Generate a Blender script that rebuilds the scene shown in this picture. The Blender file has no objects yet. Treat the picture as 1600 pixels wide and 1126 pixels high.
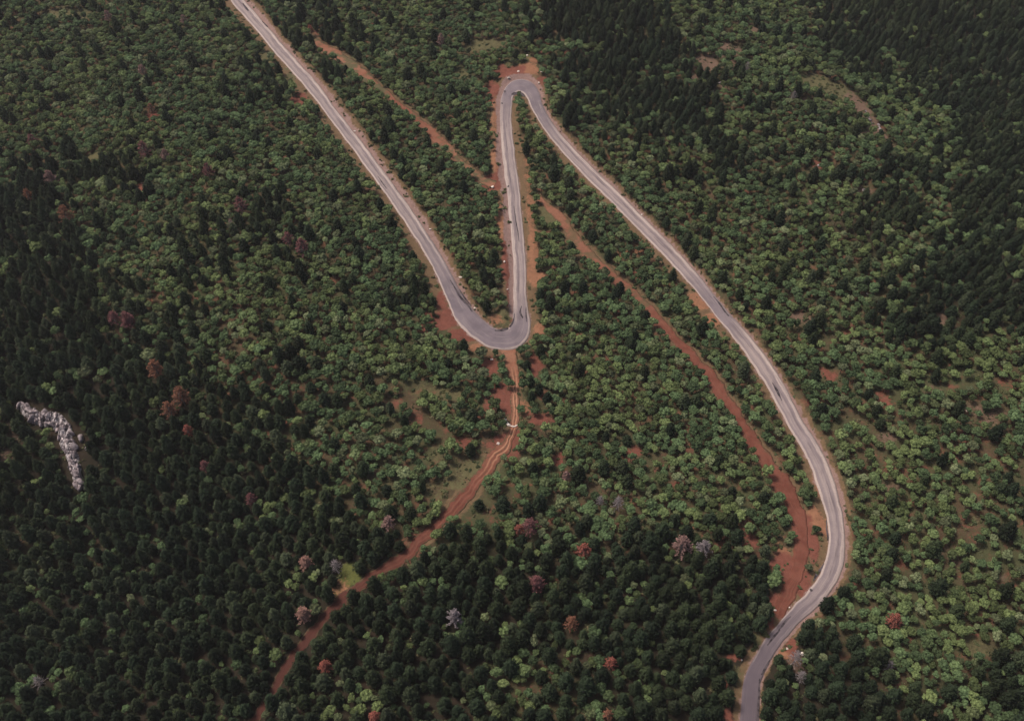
import bpy, math, random
import numpy as np
from mathutils import Vector, Matrix, Euler

# ------------------------------------------------------------------ camera, sky, sun
W0, H0 = 1600.0, 1126.0
PITCH = math.radians(50.0)
VFOV = math.radians(42.0)
FPX = (H0 / 2) / math.tan(VFOV / 2)
CAM_Z = 340.0
scene = bpy.context.scene
cam_d = bpy.data.cameras.new("camera")
cam = bpy.data.objects.new("camera", cam_d)
scene.collection.objects.link(cam)
cam.location = (0, 0, CAM_Z)
cam.rotation_euler = (math.radians(90) - PITCH, 0, 0)
cam_d.sensor_fit = 'VERTICAL'
cam_d.angle = VFOV
cam_d.clip_start = 1.0
cam_d.clip_end = 20000.0
scene.camera = cam

SUN_EL, SUN_AZ = math.radians(60), math.radians(-62)      # azimuth from +Y, towards +X
world = bpy.data.worlds.new("World")
scene.world = world
world.use_nodes = True
wn = world.node_tree
sky = wn.nodes.new('ShaderNodeTexSky')
sky.sky_type = 'NISHITA'
sky.sun_disc = False
sky.sun_elevation = SUN_EL
sky.sun_rotation = SUN_AZ
sky.air_density = 1.0
sky.dust_density = 6.0
bg = wn.nodes['Background']
wn.links.new(sky.outputs[0], bg.inputs[0])
bg.inputs[1].default_value = 0.075

sun_d = bpy.data.lights.new("sun", 'SUN')
sun_d.energy = 2.0
sun_d.angle = math.radians(14)
sun_d.color = (1.0, 0.93, 0.86)
sun = bpy.data.objects.new("sun", sun_d)
scene.collection.objects.link(sun)
sdir = Vector((math.sin(SUN_AZ) * math.cos(SUN_EL), math.cos(SUN_AZ) * math.cos(SUN_EL), math.sin(SUN_EL)))
sun.rotation_euler = sdir.to_track_quat('Z', 'Y').to_euler()
sun.location = (0, 300, 500)

vs = scene.view_settings
vs.view_transform = 'Standard'
vs.look = 'None'
vs.gamma = 1.0
vs.use_curve_mapping = False
vs.exposure = 0.58
scene.cycles.max_bounces = 6
scene.cycles.diffuse_bounces = 3
scene.cycles.volume_bounces = 0

RNG = np.random.default_rng(7)
random.seed(7)

# ------------------------------------------------------------------ helpers
def tag(o, label=None, cat=None, group=None, kind=None):
    if label: o['label'] = label
    if cat: o['category'] = cat
    if group: o['group'] = group
    if kind: o['kind'] = kind
    return o

def link(o, parent=None):
    scene.collection.objects.link(o)
    if parent: o.parent = parent
    return o

def mesh_np(name, V, F, mat=None, smooth=False):
    """F: (n,3) or (n,4) array or list of lists"""
    me = bpy.data.meshes.new(name)
    V = np.asarray(V, dtype=np.float32)
    if isinstance(F, np.ndarray):
        n, k = F.shape
        me.vertices.add(len(V)); me.vertices.foreach_set('co', V.ravel())
        me.loops.add(n * k); me.loops.foreach_set('vertex_index', F.astype(np.int32).ravel())
        me.polygons.add(n)
        me.polygons.foreach_set('loop_start', np.arange(0, n * k, k, dtype=np.int32))
        me.update(calc_edges=True)
    else:
        me.from_pydata(V.tolist(), [], F)
    me.validate()
    if mat: me.materials.append(mat)
    if smooth: me.polygons.foreach_set('use_smooth', np.ones(len(me.polygons), dtype=bool))
    me.update()
    return me

def obj(name, me, parent=None, loc=(0, 0, 0)):
    o = bpy.data.objects.new(name, me)
    o.location = loc
    return link(o, parent)

def empty(name, loc, rz=0, sc=1.0):
    o = bpy.data.objects.new(name, None)
    o.empty_display_size = 0.5
    o.location = loc
    o.rotation_euler = (0, 0, rz)
    o.scale = (sc, sc, sc) if not hasattr(sc, '__len__') else sc
    return link(o)

def hash_noise(seed):
    r = np.random.default_rng(seed)
    tab = r.random((256, 256))
    def f(x, y, s):
        x = np.asarray(x) / s + 1000.0; y = np.asarray(y) / s + 1000.0
        xi = np.floor(x).astype(int); yi = np.floor(y).astype(int)
        fx = x - xi; fy = y - yi
        fx = fx * fx * (3 - 2 * fx); fy = fy * fy * (3 - 2 * fy)
        a = tab[xi % 256, yi % 256]; b = tab[(xi + 1) % 256, yi % 256]
        c = tab[xi % 256, (yi + 1) % 256]; d = tab[(xi + 1) % 256, (yi + 1) % 256]
        return (a * (1 - fx) + b * fx) * (1 - fy) + (c * (1 - fx) + d * fx) * fy
    return f
N1, N2, N3, N4 = hash_noise(1), hash_noise(2), hash_noise(3), hash_noise(4)

def sstep(a, b, x):
    t = np.clip((x - a) / (b - a), 0, 1)
    return t * t * (3 - 2 * t)

# ------------------------------------------------------------------ lie of the land
def H(x, y):
    x = np.asarray(x, dtype=float); y = np.asarray(y, dtype=float)
    fall = np.exp(-((x / 700.0) ** 2 + ((y - 350) / 800.0) ** 2))
    z = 7 * np.sin(x / 95.0 + 0.6) * np.cos(y / 120.0 + 0.3) + 4 * np.sin((x + 0.7 * y) / 62.0)
    z = z * fall
    z = z - 12 * np.exp(-(((x + 150) / 90.0) ** 2 + ((y - 190) / 70.0) ** 2))
    z = z - 12 * np.exp(-(((x - 270 + 0.5 * (y - 500)) / 60.0) ** 2)) * sstep(380, 520, y)
    z = z + 25 * sstep(900, 2500, np.hypot(x, y - 300)) * np.sin(x / 500.0) * np.cos(y / 430.0)
    return z

cp, sp = math.cos(PITCH), math.sin(PITCH)
def ray(px, py):
    a = (np.asarray(px, dtype=float) - W0 / 2) / FPX
    b = (H0 / 2 - np.asarray(py, dtype=float)) / FPX
    return a, cp + b * sp, -sp + b * cp
def ground(px, py, up=0.0):
    """the place on the land (raised by up) seen at a spot of the photograph"""
    dx, dy, dz = ray(px, py)
    z = np.zeros_like(dx)
    for _ in range(14):
        t = (CAM_Z - z) / (-dz)
        x, y = t * dx, t * dy
        z = 0.3 * z + 0.7 * (H(x, y) + up)
    return x, y
def project(x, y, z):
    rz = z - CAM_Z
    d = y * cp - rz * sp
    d = np.where(d < 1, 1, d)
    return W0 / 2 + FPX * x / d, H0 / 2 - FPX * (y * sp + rz * cp) / d, d

# ------------------------------------------------------------------ routes, traced as x, y, width, margin on either side, wear
ROAD = [
 (326,-66,15,14,10,1),(348,-30,16,14,12,1),(370,0,17,14,12,1),(392,25,17,13,14,1),(446,88,18,13,10,1),(492,140,18,18,13,1),
 (519,177,17,14,17,.9),(557,226,18,15,16,1),(607,294,19,14,16,1),(647,351,20,15,18,1),(673,392,20,20,14,.6),
 (691,423.5,22,20,12,.3),(710,463,24,22,14,0),(724.4,489.7,30,26,9,0),(745.7,512.8,33,26,4,0),(762.6,524.3,31,26,4,0),
 (780.3,530.2,30,8,5,0),(800,528.8,33,8,4,0.05),(811,518,33,14,5,0.05),(815,504,28,16,5,.1),(814,486,24,14,12,.45),
 (812,453,21,22,18,1),(812.7,440,20,22,20,1),(811,400,19.5,16,20,1),(808,364,20,18,22,1),(804.7,332,20,18,20,1),(802,298.6,20,18,18,1),
 (798,270,20.5,16,18,1),(793.7,235,20,16,16,1),(790.5,200,18.5,12,16,.9),(790.3,172,18,10,18,.5),(792.8,151,18,5,16,0),
 (799,139,18.5,3,16,0),(811,133.5,20,3,14,0),(824.4,136.9,22,4,14,0),(833,148.6,21,8,12,0),(838.5,163.7,18.5,12,8,0),
 (846.6,180.6,17.5,14,8,0),(858.6,200,16.5,14,10,.35),(887,234,17,14,9,1),(920,268.5,18,13,8,1),(951.7,299,19,13,8,1),(1004.8,352.4,19.5,16,9,1),
 (1058.4,407.3,20.5,14,8,1),(1086,438,20,13,8,.5),(1115,473.7,19,22,6,.05),(1137,501,19,20,6,.15),(1163,531,22,14,6,.9),
 (1196,577,25,12,7,1),(1213,604.4,25,14,9,.9),(1247,667.5,24,14,12,.7),(1272,709,26,13,11,.8),(1290,752,28,15,14,.9),
 (1299.4,786,27,12,14,.9),(1306,814,25,12,12,.8),(1307.7,845.5,26,12,12,.8),(1304.7,874,29,14,12,.75),(1295,902,30,14,12,.7),
 (1274.6,931,29,14,14,.6),(1245,960,25,18,10,.35),(1210.4,999.4,24,16,9,.15),(1192.7,1026.9,24.5,14,8,.2),(1176.8,1059.6,26,14,5,.1),
 (1172.6,1090.8,28,12,4,.05),(1170,1126,28,14,6,.05),(1168,1172,30,14,6,.1),(1167,1230,32,14,6,.2)]
TRACKS = {
 'upper': [(478,48,8),(500,70,13),(530,88,20),(560,110,22),(583,130,18),(603,147,13),(624,163,9),(646,182,15),(673,207,20),(700,233,20),(723,257,17),(750,277,15),(772,290,15)],
 'right': [(838,306,7),(850,316,10),(866,330,13),(880,345,16),(892,364,18),(906,383,19),(926.6,405,19),(953,428,17),(985,455,16),(1010,480,16),(1040,514,16),(1060,534,16),(1077.8,553,17),(1095.5,572,18),(1116.8,597,19),(1138,628,18),(1159,662,19),(1183,700,20),(1203,727,24),(1221,755,28),(1237,783,28),(1248,805,26),(1254,835,22),(1252,868,20),(1243,905,22),(1230,935,24),(1216,962,20)],
 'lower': [(795,538,36),(798,553,26),(801,570,19),(804,590,16),(805,620,15),(804.7,655,15),(801,672,15),(791.7,693,18),(775.5,711.6,24),(757,737,23),(738.6,760,22),(715.5,787.8,22),(692,811,22),(669,831.7,22),(646,854.8,21),(618,880,20),(599,890,18),(569,911,19),(537,936,20),(509,964,18),(478,1000,16),(449,1040,16),(431,1075,15),(410,1105,14),(385,1150,20),(360,1200,20)],
}

def dense(pts, step=3.0):
    P = np.array(pts, dtype=float)
    out = []
    n = len(P)
    for i in range(n - 1):
        p0 = P[max(i - 1, 0)]; p1 = P[i]; p2 = P[i + 1]; p3 = P[min(i + 2, n - 1)]
        d01 = max(np.hypot(*(p1 - p0)[:2]), 1e-3) ** .5; d12 = max(np.hypot(*(p2 - p1)[:2]), 1e-3) ** .5; d23 = max(np.hypot(*(p3 - p2)[:2]), 1e-3) ** .5
        m1 = (p2 - p1) if i == 0 else d12 * ((p1 - p0) / d01 - (p2 - p0) / (d01 + d12) + (p2 - p1) / d12)
        m2 = (p2 - p1) if i == n - 2 else d12 * ((p2 - p1) / d12 - (p3 - p1) / (d12 + d23) + (p3 - p2) / d23)
        k = max(2, int(np.hypot(*(p2 - p1)[:2]) / step))
        for j in range(k):
            t = j / k
            q = (2*t**3-3*t**2+1)*p1 + (t**3-2*t**2+t)*m1 + (-2*t**3+3*t**2)*p2 + (t**3-t**2)*m2
            q[2:] = p1[2:] * (1 - t) + p2[2:] * t
            out.append(q)
    out.append(P[-1])
    D = np.array(out)
    T = np.gradient(D[:, :2], axis=0)
    T /= np.linalg.norm(T, axis=1)[:, None]
    Nn = np.stack([T[:, 1], -T[:, 0]], axis=1)
    return D, Nn

def edge_lines(pts, jit=0.0, seed=0, nacross=7, step=3.0):
    D, Nn = dense(pts, step)
    us = np.linspace(0, 1, nacross)
    n = len(D)
    s = np.arange(n) * step
    wl = D[:, 2] / 2; wr = D[:, 2] / 2
    if jit:
        wl = wl * (1 + jit * (N3(s, s * 0 + seed, 14) - .5) * 2 + jit * (N4(s, s * 0 + seed, 5) - .5))
        wr = wr * (1 + jit * (N3(s, s * 0 + seed + 90, 14) - .5) * 2 + jit * (N4(s, s * 0 + seed + 40, 5) - .5))
    X = np.zeros((n, nacross)); Y = np.zeros((n, nacross))
    for k, u in enumerate(us):
        off = -wl * (1 - u) + wr * u
        X[:, k], Y[:, k] = ground(D[:, 0] + Nn[:, 0] * off, D[:, 1] + Nn[:, 1] * off)
    return D, Nn, X, Y, us

roadD, roadN, roadX, roadY, roadU = edge_lines(ROAD, 0.075, 3, 9)
def world_pts(pts, nmul=0.0, col=None):
    D, Nn = dense(pts)
    return D, Nn
# margins in world metres
def margin_pts(D, Nn, off):
    return ground(D[:, 0] + Nn[:, 0] * off, D[:, 1] + Nn[:, 1] * off)
mc = roadX.shape[1] // 2
rcx, rcy = roadX[:, mc], roadY[:, mc]
ex0, ey0 = roadX[:, 0], roadY[:, 0]
ex1, ey1 = roadX[:, -1], roadY[:, -1]
def perp_len(ax, ay, bx, by, cx, cy):
    tx, ty = np.gradient(cx), np.gradient(cy)
    L = np.hypot(tx, ty) + 1e-6
    return np.abs((bx - ax) * ty - (by - ay) * tx) / L
hw = 0.5 * perp_len(ex0, ey0, ex1, ey1, rcx, rcy)
m0x, m0y = margin_pts(roadD, roadN, -(roadD[:, 2] / 2 + roadD[:, 3]))
m1x, m1y = margin_pts(roadD, roadN, (roadD[:, 2] / 2 + roadD[:, 4]))
mg0 = perp_len(ex0, ey0, m0x, m0y, rcx, rcy)
mg1 = perp_len(ex1, ey1, m1x, m1y, rcx, rcy)

TR = {}
for k, pts in TRACKS.items():
    pts = [(a, b, w * {'upper': .85, 'right': .98, 'lower': .95 - .05 * sstep(760, 900, b)}[k]) for a, b, w in pts]
    D, Nn, X, Y, us = edge_lines(pts, 0.32, len(k), 9)
    c = X.shape[1] // 2
    TR[k] = (D, X, Y, us, X[:, c], Y[:, c], 0.5 * perp_len(X[:, 0], Y[:, 0], X[:, -1], Y[:, -1], X[:, c], Y[:, c]))

def near(px, py, cx, cy, chunk=20000):
    """distance to a route, index of its nearest point, side (+1 = the u=1 side)"""
    n = len(px)
    d = np.empty(n); idx = np.empty(n, dtype=int)
    cx32 = cx.astype(np.float32); cy32 = cy.astype(np.float32)
    for a in range(0, n, chunk):
        dx = px[a:a + chunk, None].astype(np.float32) - cx32[None]
        dy = py[a:a + chunk, None].astype(np.float32) - cy32[None]
        q = dx * dx + dy * dy
        i = q.argmin(1)
        idx[a:a + chunk] = i
        d[a:a + chunk] = np.sqrt(q[np.arange(len(i)), i])
    return d, idx
_sx = ex1 - ex0; _sy = ey1 - ey0
def road_info(x, y):
    d, i = near(x, y, rcx, rcy)
    side = np.sign((x - rcx[i]) * _sx[i] + (y - rcy[i]) * _sy[i])
    over = d - hw[i]
    mg = np.where(side > 0, mg1[i], mg0[i])
    return over, side, mg, i
def track_over(x, y):
    best = np.full(len(x), 1e9)
    for k, (D, X, Y, us, cx, cy, h) in TR.items():
        d, i = near(x, y, cx, cy)
        best = np.minimum(best, d - h[i])
    return best
def ground_z(x, y, over=None, side=None, tr=None):
    x = np.atleast_1d(np.asarray(x, dtype=float)); y = np.atleast_1d(np.asarray(y, dtype=float))
    if over is None:
        over, side, _, _ = road_info(x, y); tr = track_over(x, y)
    z = H(x, y)
    clear = np.minimum(over, tr)
    micro = (N1(x, y, 9) - .5) * 1.3 + (N2(x, y, 3.3) - .5) * 0.5
    z = z + micro * sstep(0.5, 7, clear) - 0.05
    bank = np.exp(-((over - 4.5) / 2.2) ** 2) * (0.5 + 1.3 * N3(x, y, 7)) * sstep(0.8, 3, clear)
    z = z + bank * np.where(side > 0, 1.0, 0.35)
    return z

# clearings: x, y, rx, ry (spots of the photograph), kind, strength
BLOBS = [
 (775,285,20,12,'red',1),(776,175,9,40,'ora',.9),(779,235,9,38,'ora',.8),(784,340,9,38,'ora',.9),(791,400,9,34,'red',1),(797,452,7,28,'red',.9),
 (800,116,30,12,'red',1),(826,108,24,14,'ora',1),(772,142,13,17,'red',1),(845,128,10,14,'red',.6),(822,92,12,9,'gra',.8),
 (826,300,9,60,'ora',.55),(832,390,9,45,'ora',.8),(834,436,10,12,'ora',1),
 (700,498,20,20,'red',1),(722,524,26,14,'red',1),(690,470,12,26,'red',.8),(772,572,18,16,'red',1),(744,544,22,9,'ora',.8),(784,622,18,22,'red',.9),(764,632,14,14,'red',.7),
 (843,516,15,14,'ora',1),(836,570,10,26,'red',.9),(846,655,22,13,'red',.8),(784,690,26,14,'red',.8),(790,496,20,13,'gra',.8),(770,500,14,9,'ora',.6),
 (820,640,14,20,'ora',.6),(740,640,22,22,'red',.35),(762,600,18,10,'gra',.5),(745,735,30,30,'gra',.75),(715,740,22,34,'gra',.6),(680,770,26,20,'gra',.5),(700,705,30,30,'gra',.45),
 (640,850,26,22,'red',.5),(545,896,20,20,'yel',1),(530,915,15,14,'ora',.6),
 (870,718,13,12,'red',.8),(985,710,14,12,'red',.75),(1000,745,16,12,'red',.4),(900,675,16,18,'red',.4),(1060,790,30,14,'red',.4),(1130,850,30,16,'red',.5),(1165,835,20,18,'red',.5),(690,615,40,14,'gra',.6),(665,565,34,10,'red',.5),(600,570,20,9,'red',.4),(645,555,24,8,'red',.5),(655,655,12,26,'red',.5),(715,690,12,22,'red',.5),(830,760,10,9,'red',.4),(920,690,20,12,'red',.4),(1075,760,30,12,'red',.35),
 (468,152,14,10,'red',.9),(452,124,14,10,'gra',.7),(425,78,10,16,'gra',.7),(225,291,15,9,'red',.8),(236,183,14,8,'red',.8),(150,242,22,7,'gra',.8),(100,22,50,8,'gra',.7),(60,15,30,6,'gra',.5),(240,90,24,8,'gra',.5),(300,110,30,8,'red',.25),(170,180,16,9,'red',.35),(70,132,18,6,'red',.35),(270,98,14,8,'gra',.5),
 (680,75,18,7,'gra',.7),(760,72,30,9,'gra',.85),(800,95,20,9,'gra',.5),(725,115,14,10,'gra',.6),(715,88,14,8,'gra',.5),(700,60,14,6,'red',.3),
 (858,338,15,12,'gra',1),(905,410,30,8,'gra',.4),(980,395,26,8,'ora',.5),(1030,440,24,10,'ora',.4),(1098,478,16,9,'ora',.9),(1113,498,14,10,'ora',1),(1082,463,10,8,'ora',.8),
 (1102,96,24,13,'bro',1),(1143,77,18,10,'bro',1),(1174,45,10,10,'bro',.9),(1084,118,16,9,'bro',.7),(1128,140,20,8,'bro',.5),(1286,132,22,18,'gra',1),(1262,125,18,9,'gra',.9),(1300,148,16,8,'gra',.8),
 (1340,163,15,14,'bro',1),(1366,195,9,12,'bro',1),(1384,216,7,18,'bro',.9),(1266,157,14,8,'bro',.6),(1276,257,14,9,'red',.6),(1350,298,18,9,'bro',.8),(1264,318,14,8,'bro',.7),(1310,336,14,7,'bro',.4),
 (1470,502,16,9,'bro',.9),(1243,498,16,9,'bro',.8),(1350,458,12,8,'bro',.5),(1293,588,14,13,'red',.7),(1376,622,16,14,'red',.6),(1383,688,20,12,'bro',.6),(1310,612,14,10,'red',.5),(1440,560,16,10,'gra',.5),(1260,545,14,10,'bro',.4),(1460,760,18,14,'gra',.4),(1325,680,16,10,'gra',.6),(1545,640,40,22,'bro',.5),(1580,600,20,20,'red',.5),(1480,870,20,16,'bro',.5),(1420,840,20,12,'red',.4),(1560,900,20,20,'bro',.4),(1530,1010,24,14,'gra',.6),(1390,760,22,10,'bro',.5),(1460,610,20,10,'bro',.5),(1510,700,30,12,'red',.4),(1200,30,20,8,'bro',.3),(1180,115,14,8,'bro',.4),
 (1245,905,34,40,'red',1),(1268,850,14,40,'red',1),(1275,810,12,26,'ora',.9),(1283,760,9,30,'ora',.7),(1216,945,16,26,'red',.95),(1205,975,10,18,'red',1),(1225,870,16,24,'ora',.7),(1245,920,7,26,'gra',.8),(1220,895,10,16,'gra',.5),(1200,955,9,14,'red',.6),(1185,1000,9,14,'gra',.9),(1149,1027,17,7,'red',1),(1136,1080,7,28,'red',1),(1140,1118,7,20,'red',1),(1150,1060,12,26,'gra',.6),(1237,1010,10,14,'red',.8),(1222,1020,10,9,'ora',.8),(1245,1035,14,16,'bro',.7),(1262,1080,14,16,'bro',.4),
 (1080,850,24,9,'red',.4),(975,655,14,12,'gra',.3),(240,680,10,8,'gra',.2),(410,760,10,10,'red',.2),(20,1010,16,10,'red',.3),(20,700,22,30,'bro',.5),(520,60,14,9,'gra',.6),(505,52,12,7,'red',.7),(590,100,12,6,'gra',.3),(555,92,18,9,'gra',.5),
]
BLOB_W = []
for (bx, by, rx, ry, kd, st) in BLOBS:
    cx, cy = ground(bx, by)
    ax, ay = ground(bx + rx, by); qx, qy = ground(bx, by - ry)
    BLOB_W.append((float(cx), float(cy), float(abs(ax - cx)), float(abs(qy - cy)), kd, st))
KINDS = ['red', 'ora', 'gra', 'bro', 'yel']
def blob_masks(x, y):
    M = {k: np.zeros(len(x)) for k in KINDS}
    wob = 1 + 0.9 * (N2(x, y, 7) - .5) + .6 * (N4(x, y, 3.2) - .5) + .5 * (N1(x, y, 14) - .5)
    for cx, cy, rx, ry, kd, st in BLOB_W:
        near_ = (np.abs(x - cx) < 2.6 * rx) & (np.abs(y - cy) < 2.6 * ry)
        if not near_.any(): continue
        q = np.sqrt(((x[near_] - cx) / rx) ** 2 + ((y[near_] - cy) / ry) ** 2) * wob[near_]
        v = st * (1 - sstep(0.45, 1.35, q))
        M[kd][near_] = np.maximum(M[kd][near_], v)
    return M

# ------------------------------------------------------------------ materials
def new_mat(name):
    m = bpy.data.materials.new(name); m.use_nodes = True
    nt = m.node_tree
    b = nt.nodes['Principled BSDF']
    return m, nt, b
class G:
    def __init__(s, nt): s.nt = nt
    def n(s, t, **kw):
        nd = s.nt.nodes.new(t)
        for k, v in kw.items(): setattr(nd, k, v)
        return nd
    def put(s, inp, v):
        if isinstance(v, bpy.types.NodeSocket): s.nt.links.new(v, inp)
        else: inp.default_value = v
    def math(s, op, a, b=0.0, clamp=False):
        nd = s.n('ShaderNodeMath', operation=op, use_clamp=clamp)
        s.put(nd.inputs[0], a); s.put(nd.inputs[1], b)
        return nd.outputs[0]
    def noise(s, vec, scale, detail=3, rough=.55, out=0):
        nd = s.n('ShaderNodeTexNoise'); s.put(nd.inputs['Vector'], vec)
        nd.inputs['Scale'].default_value = scale; nd.inputs['Detail'].default_value = detail
        nd.inputs['Roughness'].default_value = rough
        return nd.outputs[out]
    def mix(s, f, a, b, mode='MIX'):
        nd = s.n('ShaderNodeMix', data_type='RGBA', blend_type=mode)
        s.put(nd.inputs[0], f)
        s.put(nd.inputs[6], a if isinstance(a, bpy.types.NodeSocket) else (*a, 1)[:4])
        s.put(nd.inputs[7], b if isinstance(b, bpy.types.NodeSocket) else (*b, 1)[:4])
        return nd.outputs[2]
    def range(s, v, a, b, c=0.0, d=1.0, smooth=True):
        nd = s.n('ShaderNodeMapRange', interpolation_type='SMOOTHSTEP' if smooth else 'LINEAR')
        s.put(nd.inputs[0], v)
        for i, q in zip((1, 2, 3, 4), (a, b, c, d)): s.put(nd.inputs[i], q)
        return nd.outputs[0]
    def attr(s, name, out='Fac', typ='GEOMETRY'):
        nd = s.n('ShaderNodeAttribute', attribute_name=name, attribute_type=typ)
        return nd.outputs[out]
    def bump(s, h, strength, dist, b):
        nd = s.n('ShaderNodeBump'); nd.inputs['Strength'].default_value = strength
        nd.inputs['Distance'].default_value = dist; s.put(nd.inputs['Height'], h)
        s.nt.links.new(nd.outputs[0], b.inputs['Normal'])
def rough(b, r, spec=.2):
    b.inputs['Roughness'].default_value = r
    b.inputs['Specular IOR Level'].default_value = spec

C_RED, C_ORA, C_GRA, C_BRO, C_YEL = (.170, .060, .042), (.25, .120, .070), (.085, .078, .036), (.15, .095, .068), (.105, .105, .030)

# land
mt_land, nt, b = new_mat("forest_soil")
g = G(nt)
pos = g.n('ShaderNodeNewGeometry').outputs['Position']
nz_big = g.noise(pos, .035, 4); nz_mid = g.noise(pos, .16, 5, .6); nz_fin = g.noise(pos, .9, 4, .65); nz_vf = g.noise(pos, 3.5, 2, .6)
base = g.mix(g.range(nz_big, .40, .62), (.075, .052, .030), (.062, .062, .030))
base = g.mix(g.range(nz_mid, .50, .72), base, (.155, .062, .042))
base = g.mix(g.range(nz_fin, .50, .68), base, (.055, .060, .026))
edge = g.math('ADD', g.math('MULTIPLY', g.math('SUBTRACT', nz_fin, .5), 1.3), g.math('MULTIPLY', g.math('SUBTRACT', nz_mid, .5), 1.3))
def layer(base, name, col, col2):
    a = g.attr(name)
    f = g.range(g.math('ADD', a, edge), .25, .75)
    f = g.math('MULTIPLY', f, g.range(a, .02, .2))
    c = g.mix(g.range(nz_vf, .35, .65), col, col2)
    return g.mix(f, base, c)
base = g.mix(g.attr('pine_floor'), base, (.022, .017, .012))  # ground coloured darker where pines stand dense
base = layer(base, 'verge', (.15, .085, .05), (.115, .085, .045))
base = layer(base, 'm_bro', C_BRO, (.11, .072, .05))
base = layer(base, 'm_gra', C_GRA, (.11, .095, .048))
base = layer(base, 'm_yel', C_YEL, (.075, .085, .028))
base = layer(base, 'm_ora', C_ORA, (.22, .105, .058))
base = layer(base, 'm_red', C_RED, (.145, .055, .038))
base = layer(base, 'gravel', (.25, .165, .14), (.19, .115, .10))
var = g.range(g.noise(pos, .45, 5, .7), .2, .8, .72, 1.28, False)
hs = g.n('ShaderNodeHueSaturation'); g.put(hs.inputs['Value'], var); g.put(hs.inputs['Color'], base)
nt.links.new(hs.outputs[0], b.inputs['Base Color'])
g.bump(nz_fin, .6, .5, b); rough(b, .95, .1)

# asphalt
mt_road, nt, b = new_mat("asphalt")
g = G(nt)
pos = g.n('ShaderNodeNewGeometry').outputs['Position']
u = g.attr('u'); s_ = g.attr('s'); worn = g.attr('worn')
cmb = g.n('ShaderNodeCombineXYZ'); g.put(cmb.inputs[0], g.math('MULTIPLY', u, 9.0)); g.put(cmb.inputs[1], g.math('MULTIPLY', s_, .045))
streak = g.noise(cmb.outputs[0], 1.0, 6, .72)
cmb2 = g.n('ShaderNodeCombineXYZ'); g.put(cmb2.inputs[0], g.math('MULTIPLY', u, 3.0)); g.put(cmb2.inputs[1], g.math('MULTIPLY', s_, .11))
wob = g.math('MULTIPLY', g.math('SUBTRACT', g.noise(cmb2.outputs[0], 1.0, 3), .5), .22)
uw = g.math('ADD', u, wob)
asphalt = g.mix(g.range(g.noise(pos, .12, 4), .35, .65), (.135, .108, .120), (.185, .148, .158))
asphalt = g.mix(g.range(streak, .52, .68), asphalt, (.26, .21, .20))
dust = (.44, .35, .305)
def band(x, a0, a1, b0, b1):
    return g.math('MULTIPLY', g.range(x, a0, a1), g.range(x, b0, b1, 1, 0))
b_right = band(uw, .70, .80, .93, 1.02)
b_left = band(g.math('ADD', u, g.math('MULTIPLY', wob, .25)), .015, .05, .10, .16)
b_mid = g.math('MULTIPLY', band(uw, .18, .36, .46, .62), .40)
bands = g.math('ADD', g.math('MAXIMUM', b_right, b_left), b_mid, True)
f = g.math('MULTIPLY', g.math('MULTIPLY', bands, g.range(streak, .32, .58, .15, 1.0)), worn)
thin = g.math('MULTIPLY', g.math('MULTIPLY', band(uw, -.04, .01, .06, .13), .75), g.attr('edge'))
thin2 = g.math('MULTIPLY', band(u, .93, .96, .99, 1.0), .35)
pale = g.mix(g.math('MULTIPLY', worn, .40), asphalt, (.29, .225, .205))
col = g.mix(g.math('MAXIMUM', f, g.math('MAXIMUM', thin, thin2)), pale, dust)
dark = g.math('MULTIPLY', g.math('MULTIPLY', g.range(streak, .52, .40), band(uw, .42, .5, .62, .72)), g.math('ADD', g.math('MULTIPLY', worn, .6), .15))
col = g.mix(dark, col, (.10, .075, .08))
col = g.mix(g.range(g.noise(pos, 1.3, 5, .7), .35, .7, 0, .22), col, (.12, .09, .09))
col = g.mix(g.math('MULTIPLY', g.attr('painted_shade'), .75), col, (.085, .066, .078))  # cloud shade over the bottom road, put into the asphalt colour
nt.links.new(col, b.inputs['Base Color']); rough(b, .85, .25)
g.bump(g.noise(pos, 2.0, 3), .2, .1, b)

# dirt
mt_dirt, nt, b = new_mat("red_dirt")
g = G(nt)
pos = g.n('ShaderNodeNewGeometry').outputs['Position']
u = g.attr('u'); s_ = g.attr('s'); tone = g.attr('tone')
cmb = g.n('ShaderNodeCombineXYZ'); g.put(cmb.inputs[0], g.math('MULTIPLY', u, 8.0)); g.put(cmb.inputs[1], g.math('MULTIPLY', s_, .045))
streak = g.noise(cmb.outputs[0], 1.0, 4, .6)
c = g.mix(tone, (.150, .050, .035), (.27, .13, .08))
c = g.mix(g.range(g.noise(pos, .2, 4), .4, .65), c, g.mix(tone, (.11, .034, .024), (.25, .10, .06)))
c = g.mix(g.range(streak, .52, .72, 0, .3), c, (.27, .12, .08))
ruts = g.attr('ruts')
rb = g.math('MAXIMUM', g.math('MULTIPLY', g.range(u, .27, .34), g.range(u, .38, .45, 1, 0)), g.math('MULTIPLY', g.range(u, .58, .65), g.range(u, .69, .76, 1, 0)))
c = g.mix(g.math('MULTIPLY', g.math('MULTIPLY', rb, ruts), .7), c, (.46, .25, .15))
mid_ = g.math('MULTIPLY', g.math('MULTIPLY', g.range(u, .44, .48), g.range(u, .54, .58, 1, 0)), ruts)
c = g.mix(g.math('MULTIPLY', mid_, g.range(g.noise(pos, .3, 2), .45, .6)), c, (.09, .06, .035))
c = g.mix(g.range(g.noise(pos, 1.1, 5, .7), .45, .7, 0, .45), c, (.12, .062, .04))
gf = g.math('MULTIPLY', g.range(g.noise(pos, .1, 4, .6), .46, .58), g.attr('grassy'))
c = g.mix(g.attr('dim'), c, (.060, .024, .019))  # tree and cloud shade on the lower track, painted into the dirt
c = g.mix(gf, c, (.10, .085, .045))
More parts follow.
